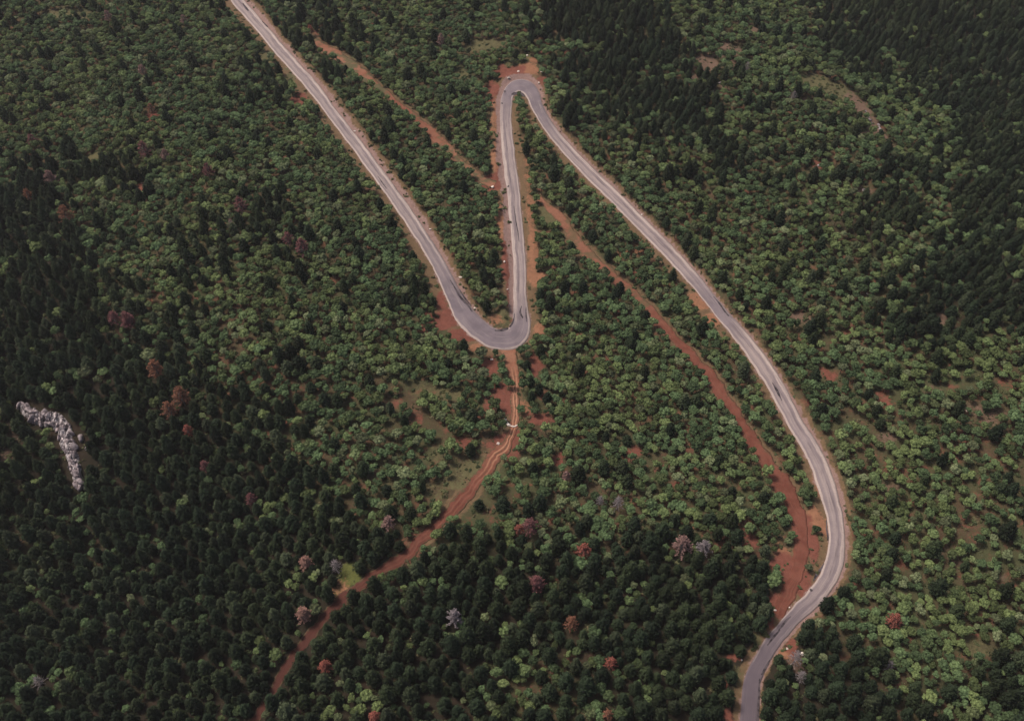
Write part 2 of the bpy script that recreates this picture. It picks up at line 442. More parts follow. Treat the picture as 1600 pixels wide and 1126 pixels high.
off = g.math('ABSOLUTE', g.math('SUBTRACT', g.math('MULTIPLY', u, 2.0), 1.0))
fray = g.range(g.math('ADD', off, g.math('MULTIPLY', g.math('SUBTRACT', g.noise(pos, .45, 5, .65), .5), 1.5)), .62, .98)
c = g.mix(g.math('MULTIPLY', fray, g.attr('frayed')), c, g.mix(g.range(g.noise(pos, .9, 3), .4, .6), (.105, .060, .038), (.075, .062, .033)))
nt.links.new(c, b.inputs['Base Color']); rough(b, .95, .1)
g.bump(g.noise(pos, .9, 4, .65), .6, .4, b)

def plain(name, c1, c2, scale=1.0, r=.9, bump=.3, objcoord=False):
    m, nt, b = new_mat(name); g = G(nt)
    pos = g.n('ShaderNodeNewGeometry').outputs['Position']
    c = g.mix(g.range(g.noise(pos, scale, 5, .65), .35, .65), c1, c2)
    nt.links.new(c, b.inputs['Base Color']); rough(b, r, .15)
    if bump: g.bump(g.noise(pos, scale * 2, 4), bump, .2, b)
    return m
mt_dark_mark = plain("dark_mark", (.025, .020, .023), (.10, .08, .085), .5)
mt_bark = plain("bark", (.07, .05, .04), (.12, .09, .07), 2)
mt_grey = plain("dead_wood", (.13, .11, .105), (.25, .215, .205), 1.5)
mt_lime = plain("limestone", (.40, .33, .325), (.10, .08, .085), .7, bump=1.0)
mt_face, nt, b = new_mat("fractured_limestone"); g = G(nt)
mp = g.n('ShaderNodeMapping'); g.put(mp.inputs[0], g.n('ShaderNodeNewGeometry').outputs['Position'])
mp.inputs['Rotation'].default_value = (0, 0, .55); mp.inputs['Scale'].default_value = (1.0, .3, .4)
fc = g.mix(g.range(g.noise(mp.outputs[0], 1.3, 5, .7), .42, .58), (.055, .045, .05), (.50, .44, .43))
nt.links.new(fc, b.inputs['Base Color']); rough(b, .9, .1)
g.bump(g.noise(mp.outputs[0], 2.5, 4), .8, .3, b)
mt_white = plain("pale_stone", (.80, .71, .62), (.58, .47, .40), .9, bump=.5)

def leaf_mat(name, cols, rnd=(.7, 1.35), low=.02, satv=1.0, leafvar=.35):
    """cols: three greens; which one a tree gets depends on where it stands, its lightness on a random of its own"""
    m, nt, b = new_mat(name); g = G(nt)
    oi = g.n('ShaderNodeObjectInfo')
    loc = oi.outputs['Location']; rv = oi.outputs['Random']
    a = g.noise(loc, low, 2)
    wn_ = g.n('ShaderNodeTexWhiteNoise', noise_dimensions='3D'); g.put(wn_.inputs['Vector'], loc)
    r1 = wn_.outputs['Value']
    c = g.mix(g.range(g.math('ADD', a, g.math('MULTIPLY', g.math('SUBTRACT', r1, .5), .35)), .38, .62), cols[0], cols[1])
    c = g.mix(g.range(r1, .84, .97, 0, .7), c, cols[2])
    sx = g.n('ShaderNodeSeparateColor'); g.put(sx.inputs[0], wn_.outputs['Color'])
    r2 = sx.outputs['Green']
    val = g.range(r2, 0, 1, rnd[0], rnd[1], False)
    lf = g.attr('leaf')
    val = g.math('MULTIPLY', val, g.range(lf, 0, 1, 1 - leafvar, 1 + leafvar, False))
    hs = g.n('ShaderNodeHueSaturation'); g.put(hs.inputs['Value'], val); g.put(hs.inputs['Color'], c)
    hs.inputs['Saturation'].default_value = satv
    nt.links.new(hs.outputs[0], b.inputs['Base Color']); rough(b, .8, .15)
    return m
mt_oak = leaf_mat("broad_leaves", [(.072, .108, .047), (.106, .134, .050), (.138, .152, .084)], rnd=(.52, 1.65))
mt_pine = leaf_mat("pine_needles", [(.019, .030, .015), (.028, .039, .017), (.052, .064, .035)], rnd=(.6, 1.5))
mt_scrub = leaf_mat("scrub_leaves", [(.070, .085, .038), (.10, .10, .045), (.15, .12, .07)], low=.05)

def dead_mat(name, c1, c2):
    m, nt, b = new_mat(name); g = G(nt)
    c = g.mix(g.attr('leaf'), c1, c2)
    nt.links.new(c, b.inputs['Base Color']); rough(b, .85, .1)
    return m
DEAD = {
 'salmon': dead_mat("salmon_needles", (.13, .075, .055), (.34, .18, .145)),
 'red': dead_mat("red_needles", (.11, .045, .032), (.31, .095, .07)),
 'maroon': dead_mat("maroon_needles", (.075, .038, .036), (.20, .075, .075)),
 'rust': dead_mat("rusty_needles", (.10, .055, .032), (.25, .10, .062)),
 'pink': dead_mat("pinkish_brown_needles", (.12, .07, .06), (.28, .165, .145)),
 'grey': dead_mat("bare_grey_twigs", (.10, .085, .09), (.24, .20, .205)),
}

# how much pine and how much cover grows where
PINE = np.array([
 [1,1,1,1,4,4,1,1,3,8,4,1,2,7,9,8],
 [1,1,1,1,1,1,1,1,1,6,6,1,0,2,4,8],
 [2,3,3,1,1,1,1,2,1,1,3,5,3,2,3,7],
 [6,5,2,3,3,1,1,2,1,0,0,1,4,6,4,6],
 [9,6,2,3,2,2,2,1,2,0,1,0,1,3,6,8],
 [9,9,5,3,3,1,1,1,1,1,0,0,0,1,1,2],
 [7,9,9,5,3,2,0,0,1,0,0,0,0,0,0,1],
 [8,9,9,8,5,4,1,2,2,1,0,0,0,0,0,0],
 [5,6,9,9,9,8,6,7,7,5,6,6,2,0,0,0],
 [7,8,9,9,9,8,9,8,5,5,9,9,6,4,2,1],
 [9,9,9,9,9,7,8,6,4,6,9,9,8,7,5,6]], dtype=float) / 9.0
DENS = np.array([
 [0.90,0.90,0.92,0.95,1.00,0.90,0.92,0.95,0.95,1.00,0.95,0.85,0.90,1.00,1.00,1.00],
 [0.95,0.95,0.95,0.95,0.95,1.00,0.95,0.90,0.95,1.00,0.95,0.85,0.80,0.95,1.00,1.00],
 [0.95,0.95,0.90,0.90,0.95,1.00,1.00,0.95,1.00,0.95,0.95,0.95,0.85,0.85,0.95,1.00],
 [1.00,0.95,0.90,0.95,0.95,0.95,1.00,1.00,1.00,1.00,0.95,0.95,0.95,0.90,0.95,1.00],
 [1.00,1.00,0.95,0.90,0.95,0.90,1.00,1.00,0.95,1.00,0.95,0.95,0.83,0.83,0.88,0.88],
 [1.00,1.00,0.95,0.95,0.90,0.90,0.80,0.85,0.90,0.95,0.95,0.85,0.83,0.78,0.78,0.83],
 [1.00,1.00,1.00,0.95,0.95,0.90,0.67,0.65,0.80,0.80,0.85,0.85,0.78,0.68,0.73,0.68],
 [1.00,1.00,1.00,1.00,0.95,0.90,0.75,0.65,0.85,0.75,0.80,0.80,0.78,0.78,0.73,0.73],
 [0.95,0.95,1.00,1.00,1.00,1.00,0.95,0.95,0.90,0.85,0.85,0.90,0.83,0.78,0.78,0.73],
 [1.00,1.00,1.00,1.00,1.00,1.00,1.00,1.00,0.95,1.00,1.00,1.00,0.93,0.88,0.83,0.78],
 [1.00,1.00,1.00,1.00,1.00,1.00,1.00,1.00,1.00,1.00,1.00,1.00,1.00,1.00,0.95,0.95]])
def grid(A, px, py):
    gx = np.clip(px / 100 - .5, 0, 14.999); gy = np.clip(py / 102.4 - .5, 0, 9.999)
    i = gx.astype(int); j = gy.astype(int); fx_, fy_ = gx - i, gy - j
    return (A[j, i] * (1 - fx_) + A[j, i + 1] * fx_) * (1 - fy_) + (A[j + 1, i] * (1 - fx_) + A[j + 1, i + 1] * fx_) * fy_


# ------------------------------------------------------------------ the land
def axis(lo, hi, step, far_lo, far_hi, k=14):
    core = np.arange(lo, hi + step * .5, step)
    g_lo = lo - np.geomspace(step, lo - far_lo, k)[::-1]
    g_hi = hi + np.geomspace(step, far_hi - hi, k)
    return np.concatenate([g_lo, core, g_hi])
xs = axis(-460, 460, 1.6, -4500, 4500)
ys = axis(60, 760, 1.6, -3500, 6000)
GX, GY = np.meshgrid(xs, ys)
fx, fy = GX.ravel(), GY.ravel()
over, side, mg, ridx = road_info(fx, fy)
trk = track_over(fx, fy)
fz = ground_z(fx, fy, over, side, trk)
nx, ny = len(xs), len(ys)
ii = np.arange(nx * ny).reshape(ny, nx)
F = np.stack([ii[:-1, :-1].ravel(), ii[:-1, 1:].ravel(), ii[1:, 1:].ravel(), ii[1:, :-1].ravel()], axis=1)
me = mesh_np("ground", np.stack([fx, fy, fz], 1), F, mt_land, True)
def fattr(me, name, v):
    a = me.attributes.new(name, 'FLOAT', 'POINT'); a.data.foreach_set('value', np.asarray(v, dtype=np.float32).ravel())
bm_ = blob_masks(fx, fy)
wob2 = 1 + .5 * (N3(fx, fy, 10) - .5)
vg = (1 - sstep(.75, 1.1, over / np.maximum(mg, .5) * wob2)) * (over > -3)
_lp = project(fx, fy, fz)
pine_dense = sstep(.35, .8, grid(PINE, _lp[0], _lp[1]) + (N1(fx, fy, 24) - .5) * .3)
vg = np.maximum(vg, .8 * (1 - .85 * pine_dense) * (1 - sstep(1.0, 3.0, trk * wob2)))
gvl = (1 - sstep(.35, .6, over / np.maximum(mg, .5) * wob2)) * (side > 0) * .9
gvl = np.maximum(gvl, .65 * (1 - sstep(.0, 1.2, over)))
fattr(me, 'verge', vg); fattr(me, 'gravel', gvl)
LAND_ME = me
for k in KINDS: fattr(me, 'm_' + k, bm_[k])
land = obj("ground", me); tag(land, kind='structure')

# ------------------------------------------------------------------ road and tracks
def ribbon(name, X, Y, us, lift, mat, attrs, skirt=.4):
    n, k = X.shape
    Z = H(X, Y) + lift
    # a sunk skirt on both sides gives the sheet its thickness
    X2 = np.concatenate([X[:, :1], X, X[:, -1:]], 1); Y2 = np.concatenate([Y[:, :1], Y, Y[:, -1:]], 1)
    Z2 = np.concatenate([Z[:, :1] - skirt, Z, Z[:, -1:] - skirt], 1)
    U2 = np.concatenate([[0], us, [1]])
    kk = k + 2
    ii = np.arange(n * kk).reshape(n, kk)
    F = np.stack([ii[:-1, :-1].ravel(), ii[:-1, 1:].ravel(), ii[1:, 1:].ravel(), ii[1:, :-1].ravel()], 1)
    V = np.stack([X2.ravel(), Y2.ravel(), Z2.ravel()], 1)
    a, b_, c = V[F[0, 0]], V[F[0, 1]], V[F[0, 2]]
    if np.cross(V[F[len(F)//2, 1]] - V[F[len(F)//2, 0]], V[F[len(F)//2, 2]] - V[F[len(F)//2, 1]])[2] < 0: F = F[:, ::-1]
    me = mesh_np(name, V, F.copy(), mat, False)
    fattr(me, 'u', np.tile(U2, (n, 1)))
    c_ = k // 2
    s = np.concatenate([[0], np.cumsum(np.hypot(np.diff(X[:, c_]), np.diff(Y[:, c_])))])
    fattr(me, 's', np.repeat(s[:, None], kk, 1))
    for nm, v in attrs.items(): fattr(me, nm, np.repeat(np.asarray(v)[:, None], kk, 1))
    return obj(name, me)
road = ribbon("road", roadX, roadY, roadU, .12, mt_road, {'worn': np.clip(roadD[:, 5], 0, 1), 'edge': np.where(roadD[:, 1] > 1040, .2, 1.0), 'painted_shade': sstep(900, 1060, roadD[:, 1])})  # last stretch painted darker, as if under cloud
tag(road, kind='structure')
for k, (D, X, Y, us, cx, cy, h) in TR.items():
    n = len(D)
    t = np.linspace(0, 1, n)
    tone = {'upper': .6 + .25 * np.sin(t * 9), 'right': np.clip(.75 - t * 1.6, .1, 1), 'lower': np.clip(1.0 - t * 3.2, 0, 1)}[k]
    ruts = {'upper': 0 * t, 'right': 0 * t, 'lower': sstep(.03, .08, t) * (1 - sstep(.16, .3, t) * .85)}[k]
    grassy = {'upper': 1.0 + 0 * t, 'right': .7 * (t < .3) + 0 * t, 'lower': 0 * t}[k]
    dim = sstep(.25, .7, t) * .85 if k == 'lower' else 0 * t  # painted shade grows towards the lower track's far end
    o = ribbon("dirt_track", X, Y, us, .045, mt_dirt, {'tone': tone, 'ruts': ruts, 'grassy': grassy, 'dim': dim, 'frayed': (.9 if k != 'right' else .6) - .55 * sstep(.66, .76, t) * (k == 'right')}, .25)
    tag(o, kind='structure')

def blob_poly(px, py, wob, seed, n=18):
    """outline in photograph spots -> flat patch lying on the land"""
    r = random.Random(seed)
    out = []
    for i in range(n):
        a = 2 * math.pi * i / n
        k = 1 + wob * (r.random() - .5)
        out.append((a, k))
    return out
def patch_strip(name, pts, mat, parent, lift, seed=0):
    D, Nn, X, Y, us = edge_lines(pts, .18, seed, 4, 1.2)
    n, k = X.shape
    Z = H(X, Y) + lift
    ii = np.arange(n * k).reshape(n, k)
    F = np.stack([ii[:-1, :-1].ravel(), ii[:-1, 1:].ravel(), ii[1:, 1:].ravel(), ii[1:, :-1].ravel()], 1)
    me = mesh_np(name, np.stack([X.ravel(), Y.ravel(), Z.ravel()], 1), F, mat)
    return obj(name, me, parent)
DARK_MARKS = [  # dark patches laid just above the road surface, cause not known
 [(773,516,1.5),(779,516.5,3),(788,515,4.5),(794,513,4)],
 [(796,511,2),(800,506,2.5),(803,497,2),(803.5,490,1)],
 [(799,148,2),(803,146.5,4),(808,146,3),(813,146,5),(817,148,4),(820,151,1.5)],
 [(787,143,2.6),(789,143,3.2),(790.5,143.5,2.4)],
 [(783,161,1.5),(784.5,161.5,2),(786,162,1.5)],
 [(793.3,290.5,2),(794.3,291.3,3.4),(795.3,292,2)],
 [(703,437,1),(711,450,2.2),(720,465,3.5),(732,478,3),(738,487,2)],
 [(718,452,1),(726,465,2.5),(736,478,2)],
 [(1291.5,812,.8),(1292,826,1.8),(1294,840,3),(1293.5,844,2)],
 [(1288,880,1),(1283,889,3),(1277,897,5),(1273,904,3),(1271,908,1)],
 [(1266,920,2),(1268,922,4),(1270,923,2)],
 [(1203,1031,1),(1200,1037,3),(1195,1046,3.6),(1190,1054,2)],
 [(1187,1060,1.5),(1186.5,1080,3),(1185.5,1100,3),(1184.5,1130,3)],
 [(1115,463,1),(1124,474,2),(1133,487,2.6),(1139,494,1.5)],
 [(1207,598,1),(1213,608,3.4),(1217,616,3),(1222,626,1)],
 [(1216,985,1),(1222,978,3),(1230,968,3),(1236,963,1)],
 [(1199,1008,2),(1210,994,3),(1219,984,2)],
 [(379,5,1.5),(384,12,3),(388,17,2)],[(409,33,1),(414,38,2.2),(418,42,1.5)],
 [(803,322,.8),(806,345,1.4),(809,362,1.8),(811,378,.8)],
 [(590,275,.8),(596,284,1.5),(604,295,1)],
 [(815,478,1),(813,488,3),(817,497,2)],[(822,480,1),(822,492,2),(823,503,1)],
]
for i, pts in enumerate(DARK_MARKS):
    o = patch_strip("dark_patch", pts, mt_dark_mark, road, .155, i + 5)

# ------------------------------------------------------------------ plants: building blocks
class MB:
    def __init__(s): s.V = []; s.F = []; s.L = []; s.n = 0
    def add(s, V, F, leaf):
        V = np.asarray(V, dtype=np.float32); F = np.asarray(F, dtype=np.int32)
        s.V.append(V); s.F.append(F + s.n); s.n += len(V)
        s.L.append(np.broadcast_to(np.asarray(leaf, dtype=np.float32), (len(V),)))
    def mesh(s, name, mat):
        me = mesh_np(name, np.concatenate(s.V), np.concatenate(s.F), mat)
        fattr(me, 'leaf', np.concatenate(s.L))
        return me
import bmesh
_b = bmesh.new(); bmesh.ops.create_icosphere(_b, subdivisions=2, radius=1)
ICO_V = np.array([v.co[:] for v in _b.verts]); ICO_F = np.array([[v.index for v in f.verts] for f in _b.faces]); _b.free()
_b = bmesh.new(); bmesh.ops.create_icosphere(_b, subdivisions=1, radius=1)
ICO1_V = np.array([v.co[:] for v in _b.verts]); ICO1_F = np.array([[v.index for v in f.verts] for f in _b.faces]); _b.free()

def cards(mb, C, Nrm, size, r, tilt=.6, flat=1.0):
    """one small folded leaf spray (two triangles) at each centre, facing roughly along its normal"""
    n = len(C)
    Nrm = Nrm + r.normal(0, tilt, (n, 3)); Nrm /= np.linalg.norm(Nrm, axis=1)[:, None] + 1e-9
    A = np.cross(Nrm, r.normal(0, 1, (n, 3))); A /= np.linalg.norm(A, axis=1)[:, None] + 1e-9
    B = np.cross(Nrm, A)
    s = size * r.uniform(.6, 1.3, n)[:, None]
    P = np.stack([C - A * s, C + B * s * .6 * flat + Nrm * s * .25, C + A * s, C - B * s * .6 * flat + Nrm * s * .2], 1).reshape(-1, 3)
    base = np.arange(n) * 4
    F = np.concatenate([np.stack([base, base + 1, base + 2], 1), np.stack([base, base + 2, base + 3], 1)])
    leaf = np.repeat(r.random(n), 4)
    mb.add(P, F, leaf)

def tube(mb, p0, p1, r0, r1, k=5, leaf=.5):
    p0 = np.array(p0, float); p1 = np.array(p1, float)
    d = p1 - p0; d /= np.linalg.norm(d) + 1e-9
    a = np.cross(d, [0.3, .9, .2]); a /= np.linalg.norm(a); b = np.cross(d, a)
    an = np.linspace(0, 2 * math.pi, k, endpoint=False)
    ring = lambda p, rr: p + rr * (np.cos(an)[:, None] * a + np.sin(an)[:, None] * b)
    V = np.concatenate([ring(p0, r0), ring(p1, r1)])
    F = []
    for i in range(k):
        j = (i + 1) % k
        F += [[i, j, k + j], [i, k + j, k + i]]
    mb.add(V, F, leaf)

def oak_variant(seed, mat=None):
    r = np.random.default_rng(seed)
    mb = MB()
    ex, ey = r.uniform(.72, 1.12), r.uniform(.85, 1.2)      # crowns are not round
    R = r.uniform(2.1, 2.8); hz = r.uniform(3.2, 4.4); squash = r.uniform(.8, 1.15)
    nl = r.integers(12, 18)
    lumps = [(np.array([0, 0, hz + .5 * R * squash]), r.uniform(.8, 1.1))]
    a0 = r.uniform(0, 6.28)
    for i in range(nl):
        a = a0 + i * 2.4 + r.normal(0, .3)
        q = r.uniform(.45, 1.0) ** .7
        c = np.array([math.cos(a) * R * q * .80, math.sin(a) * R * q * .80, hz + (1 - q ** 1.8) * R * .55 * squash + r.normal(0, .35)])
        lumps.append((c, r.uniform(.5, .98)))
    for c, lr in lumps:
        V = ICO_V * (lr * .84) * (1 + r.normal(0, .10, (len(ICO_V), 1)))
        V[:, 2] *= .9
        lv = r.uniform(.2, .8)
        mb.add(V + c, ICO_F, lv + r.uniform(-.25, .25, len(V)))
        n = int(62 * lr ** 2) + 22
        D = r.normal(0, 1, (n, 3)); D /= np.linalg.norm(D, axis=1)[:, None]
        D[:, 2] = np.abs(D[:, 2]) * .9 - .25 * (r.random(n) < .35); D /= np.linalg.norm(D, axis=1)[:, None]
        P = c + D * lr * r.uniform(.82, 1.12, (n, 1)) * [1, 1, .92]
        cards(mb, P, D, .27, r, .75)
    # inner body, so that the crown closes between its clumps
    V = ICO_V * (1 + r.normal(0, .08, (len(ICO_V), 1))) * [R * .60, R * .60, R * .50] + [0, 0, hz + .1]
    mb.add(V, ICO_F, r.uniform(.2, .6, len(V)))
    for v_ in mb.V: v_[:, 0] *= ex; v_[:, 1] *= ey
    crown = mb.mesh("crown", mat or mt_oak)
    tb = MB()
    top = np.array([r.normal(0, .2), r.normal(0, .2), hz * .6])
    tube(tb, (0, 0, -.6), top, .20, .13, 6)
    for c, lr in lumps[:5]: tube(tb, top, c, .10, .04, 4)
    return crown, tb.mesh("trunk", mt_bark)

def pine_profile(t, kind):
    return (1 - t) ** kind * (1 - np.exp(-(t + .06) * 7))
def pine_variant(seed):
    r = np.random.default_rng(seed)
    mb = MB()
    Ht = r.uniform(8.0, 11.5); z0 = Ht * .10; R = r.uniform(3.2, 4.2); kd = r.uniform(.50, .72)
    # inner body
    nr, na = 12, 12
    V = []
    for i in range(nr + 1):
        t = i / nr
        rr = R * .80 * pine_profile(np.array(t), kd) * (1.1 if i % 2 else .82)
        for j in range(na):
            a = 2 * math.pi * j / na + .26 * (i % 2)
            q = rr * (1 + r.normal(0, .11)) + .02
            V.append([q * math.cos(a), q * math.sin(a), z0 + (Ht - z0) * t * .98 - (.35 if i % 2 else -.15)])
    F = []
    for i in range(nr):
        for j in range(na):
            a_, b_ = i * na + j, i * na + (j + 1) % na
            F += [[a_, b_, b_ + na], [a_, b_ + na, a_ + na]]
    mb.add(V, F, r.uniform(.2, .6, len(V)))
    lev = 11
    for i in range(lev):
        t = (i + r.uniform(-.3, .3)) / lev * .97; t = max(t, 0.0)
        z = z0 + (Ht - z0) * t
        nb = max(4, int(10 * (1 - t) + 3))
        a0 = r.uniform(0, 6.28)
        for j in range(nb):
            a = a0 + 2 * math.pi * j / nb + r.normal(0, .15)
            rr = R * pine_profile(np.array(t), kd) * r.uniform(.78, 1.18)
            d = np.array([math.cos(a), math.sin(a), 0])
            tip = d * rr + [0, 0, z + .25 * rr * r.uniform(-.2, .9)]
            lr = .50 + .22 * (1 - t)
            n = 20
            D = r.normal(0, 1, (n, 3)); D /= np.linalg.norm(D, axis=1)[:, None]; D[:, 2] = np.abs(D[:, 2]) * .9
            k = r.uniform(.55, 1.02, (n, 1))
            P = np.array([0, 0, z]) * (1 - k) + tip * k + D * lr * [.8, .8, .6]
            cards(mb, P, D + d * .5 + [0, 0, .3], .33, r, .45)
    n = 26
    D = r.normal(0, 1, (n, 3)); D[:, 2] = np.abs(D[:, 2])
    cards(mb, np.array([0, 0, Ht - .5]) + D * [.28, .28, .5], D + [0, 0, .8], .22, r, .4)
    crown = mb.mesh("crown", mt_pine)
    tb = MB(); tube(tb, (0, 0, -.6), (0, 0, Ht * .5), .24, .14, 6)
    return crown, tb.mesh("trunk", mt_bark)

def dead_variant(seed, colour, dense_):
    """a dying pine: whorls of bare limbs with what needles are left"""
    r = np.random.default_rng(seed)
    mb = MB(); tb = MB()
    Ht = r.uniform(8.0, 9.6); z0 = Ht * .25; R = r.uniform(2.7, 3.3)
    tube(tb, (0, 0, -.6), (0, 0, Ht * .98), .2, .04, 6)
    lev = 8
    for i in range(lev):
        t = (i + .3) / lev
        z = z0 + (Ht - z0) * t
        nb = 6 + int(2 * (1 - t)); a0 = r.uniform(0, 6.28)
        for j in range(nb):
            a = a0 + 2 * math.pi * j / nb + r.normal(0, .18)
            rr = R * (1 - t) ** .6 * r.uniform(.75, 1.15)
            d = np.array([math.cos(a), math.sin(a), 0])
            base_ = np.array([0, 0, z]); tip = d * rr + [0, 0, z + rr * r.uniform(.1, .45)]
            tube(tb if dense_ < 2 else tb, base_, tip, .07, .03, 3)
            n = {0: 6, 1: 20, 2: 30}[dense_]
            k = r.uniform(.3, 1.05, (n, 1)) ** .8
            P = base_ * (1 - k) + tip * k + r.normal(0, .10 + .07 * dense_, (n, 3))
            cards(mb, P, np.tile(d * .4 + [0, 0, 1.0], (n, 1)),   .26 if dense_ else .17, r, .5)
    if dense_ == 2:
        V = ICO_V * (1 + r.normal(0, .12, (len(ICO_V), 1))) * [R * .62, R * .62, (Ht - z0) * .42] + [0, 0, z0 + (Ht - z0) * .42]
        mb.add(V, ICO_F, r.uniform(.1, .6, len(V)))
    return mb.mesh("crown", DEAD[colour]), tb.mesh("trunk", mt_grey)

def scrub_variant(seed):
    r = np.random.default_rng(seed)
    mb = MB()
    for i in range(r.integers(2, 5)):
        c = np.array([r.normal(0, .35), r.normal(0, .35), r.uniform(.15, .35)])
        lr = r.uniform(.28, .5)
        V = ICO1_V * lr * .8 * (1 + r.normal(0, .15, (len(ICO1_V), 1)))
        mb.add(V + c, ICO1_F, .4)
        n = 34
        D = r.normal(0, 1, (n, 3)); D[:, 2] = np.abs(D[:, 2]); D /= np.linalg.norm(D, axis=1)[:, None]
        cards(mb, c + D * lr, D, .16, r, .7)
    return mb.mesh("scrub_bush", mt_scrub)

def rock_mesh(name, seed, sx, sy, sz, mat, rough_=.18, ico=None):
    r = np.random.default_rng(seed)
    V0, F0 = (ICO_V, ICO_F) if ico is None else ico
    V = V0.copy()
    # cut by random planes to get faceted, broken faces
    for _ in range(7):
        nrm = r.normal(0, 1, 3); nrm /= np.linalg.norm(nrm); dd = r.uniform(.5, .85)
        q = V @ nrm; m = q > dd
        V[m] -= np.outer(q[m] - dd, nrm)
    V *= 1 + r.normal(0, rough_ * .3, (len(V), 1))
    V *= [sx, sy, sz]
    return mesh_np(name, V, F0.copy(), mat)

# ------------------------------------------------------------------ where the trees stand
# named dead trees first: x, y of the crown in the photograph, colour, needles left (0-2), size, words
DEADS = [
 (478,880,'salmon',2,.85,"salmon pink dead pine with full round crown above the dark track"),
 (474,961,'salmon',2,1.0,"largest salmon pink dead pine beside the lower end of the red track"),
 (508,1042,'red',2,.72,"small bright red dead pine below the end of the red track"),
 (607,818,'pink',1,.9,"pinkish dying pine left of the red track's middle stretch"),
 (828,824,'maroon',1,1.05,"larger dark red dead pine of the pair right of the red track"),
 (811,829,'red',1,.7,"smaller red dead pine of the pair right of the red track"),
 (912,860,'red',1,1.0,"bright red star shaped dead pine among green trees"),
 (838,914,'maroon',2,1.0,"dark maroon pine with full crown below the red dead pair"),
 (893,974,'rust',1,.85,"orange brown dying pine below the star shaped red pine"),
 (955,1036,'red',1,.8,"narrow red dead pine near the bottom centre of the forest"),
 (949,1119,'rust',1,.7,"rusty dead pine at the bottom edge of the forest"),
 (585,1121,'red',2,.7,"red dead pine cut by the bottom edge left of centre"),
 (710,966,'grey',1,1.0,"bare grey dead pine with lilac twigs among dark pines"),
 (243,578,'rust',1,1.15,"wide rusty red dead pine above the orange dead pair"),
 (283,620,'rust',1,1.2,"tall orange red dead pine, upper one of the pair"),
 (265,641,'rust',1,1.0,"orange dead pine, lower left one of the pair"),
 (294,674,'red',1,.75,"small reddish dead pine just below the orange dead pair"),
 (320,729,'maroon',1,.7,"thin dark red dead pine far below the orange dead pair"),
 (200,503,'maroon',2,1.05,"larger dark red dying pine of the two on the left slope"),
 (178,498,'maroon',1,.9,"smaller dark red dying pine of the two on the left slope"),
 (472,388,'maroon',1,1.15,"wide maroon dead tree of the pair left of the road"),
 (450,374,'maroon',1,.9,"small maroon dead tree of the pair left of the road"),
 (375,321,'maroon',1,1.1,"maroon dead tree standing above the maroon pair"),
 (361,350,'pink',0,.8,"thin brownish dead tree just below the lone maroon tree"),
 (168,26,'pink',1,.9,"brown dying tree near the top left of the forest"),
 (287,33,'pink',1,.8,"brown dying tree at the top, left of the road"),
 (222,111,'pink',1,.9,"pale pinkish brown dying tree above the small red clearing"),
 (236,172,'rust',1,.85,"rusty dead tree standing in the small red clearing"),
 (225,236,'maroon',1,1.1,"dark red dying tree below the small red clearing"),
 (258,243,'pink',1,.9,"pinkish grey dying tree right of the dark red one"),
 (325,268,'maroon',1,.9,"dark reddish dying tree between forest patches left of the road"),
 (77,278,'pink',1,1.1,"tall pinkish red dying tree near the left edge"),
 (50,220,'maroon',1,.9,"dark red dying tree close to the left edge"),
 (44,307,'rust',1,.8,"small rusty dying tree close to the left edge"),
 (102,336,'rust',1,1.2,"wide rusty brown dead tree on the upper left slope"),
 (392,779,'maroon',1,.8,"very dark red dying pine among dark pines"),
 (689,64,'pink',1,.9,"reddish brown dying tree above the top hairpin"),
 (485,47,'red',1,.8,"red dying tree at the upper end of the upper track"),
 (1066,853,'pink',1,1.15,"pale pinkish brown star shaped dying tree left of the road"),
 (1100,856,'grey',1,.9,"pale grey brown dying tree beside the pinkish one"),
 (1397,972,'red',1,.9,"red dead pine among dark pines right of the road"),
 (966,786,'grey',0,.95,"leafless whitish grey tree above the star shaped red pine"),
 (938,782,'grey',0,.7,"small leafless grey tree left of the whitish grey one"),
 (1243,1030,'grey',0,1.0,"bare grey tree beside the road's lowest bend"),
 (1251,1058,'grey',0,.8,"small bare grey tree below the bare grey one by the road"),
 (524,885,'grey',0,.9,"thin bare pale tree beside the yellow green clearing"),
 (1240,152,'grey',0,.8,"grey bare tree near the rocky clearing at upper right"),
 (1168,105,'grey',0,.8,"grey bare tree right of the brown clearing"),
 (1390,1040,'grey',0,.7,"small pale bare tree among pines at lower right"),
 (60,1065,'grey',0,.8,"pale bare tree in the bottom left pines"),
 (885,745,'pink',1,.7,"pinkish dying tree above the red dead pair"),
]
_lp = project(fx, fy, fz)
fattr(LAND_ME, 'pine_floor', .9 * sstep(.35, .8, grid(PINE, _lp[0], _lp[1]) + (N1(fx, fy, 24) - .5) * .3))
s0 = 2.5
gxs = np.arange(-455, 455, s0); gys = np.arange(62, 755, s0)
A, B_ = np.meshgrid(gxs, gys)
A = A.ravel() + RNG.uniform(-.5, .5, A.size) * s0; B_ = B_.ravel() + RNG.uniform(-.5, .5, B_.size) * s0
px, py, dep = project(A, B_, H(A, B_))
keep = (px > -330) & (px < 1930) & (py > -170) & (py < 1330)
A, B_, px, py = A[keep], B_[keep], px[keep], py[keep]
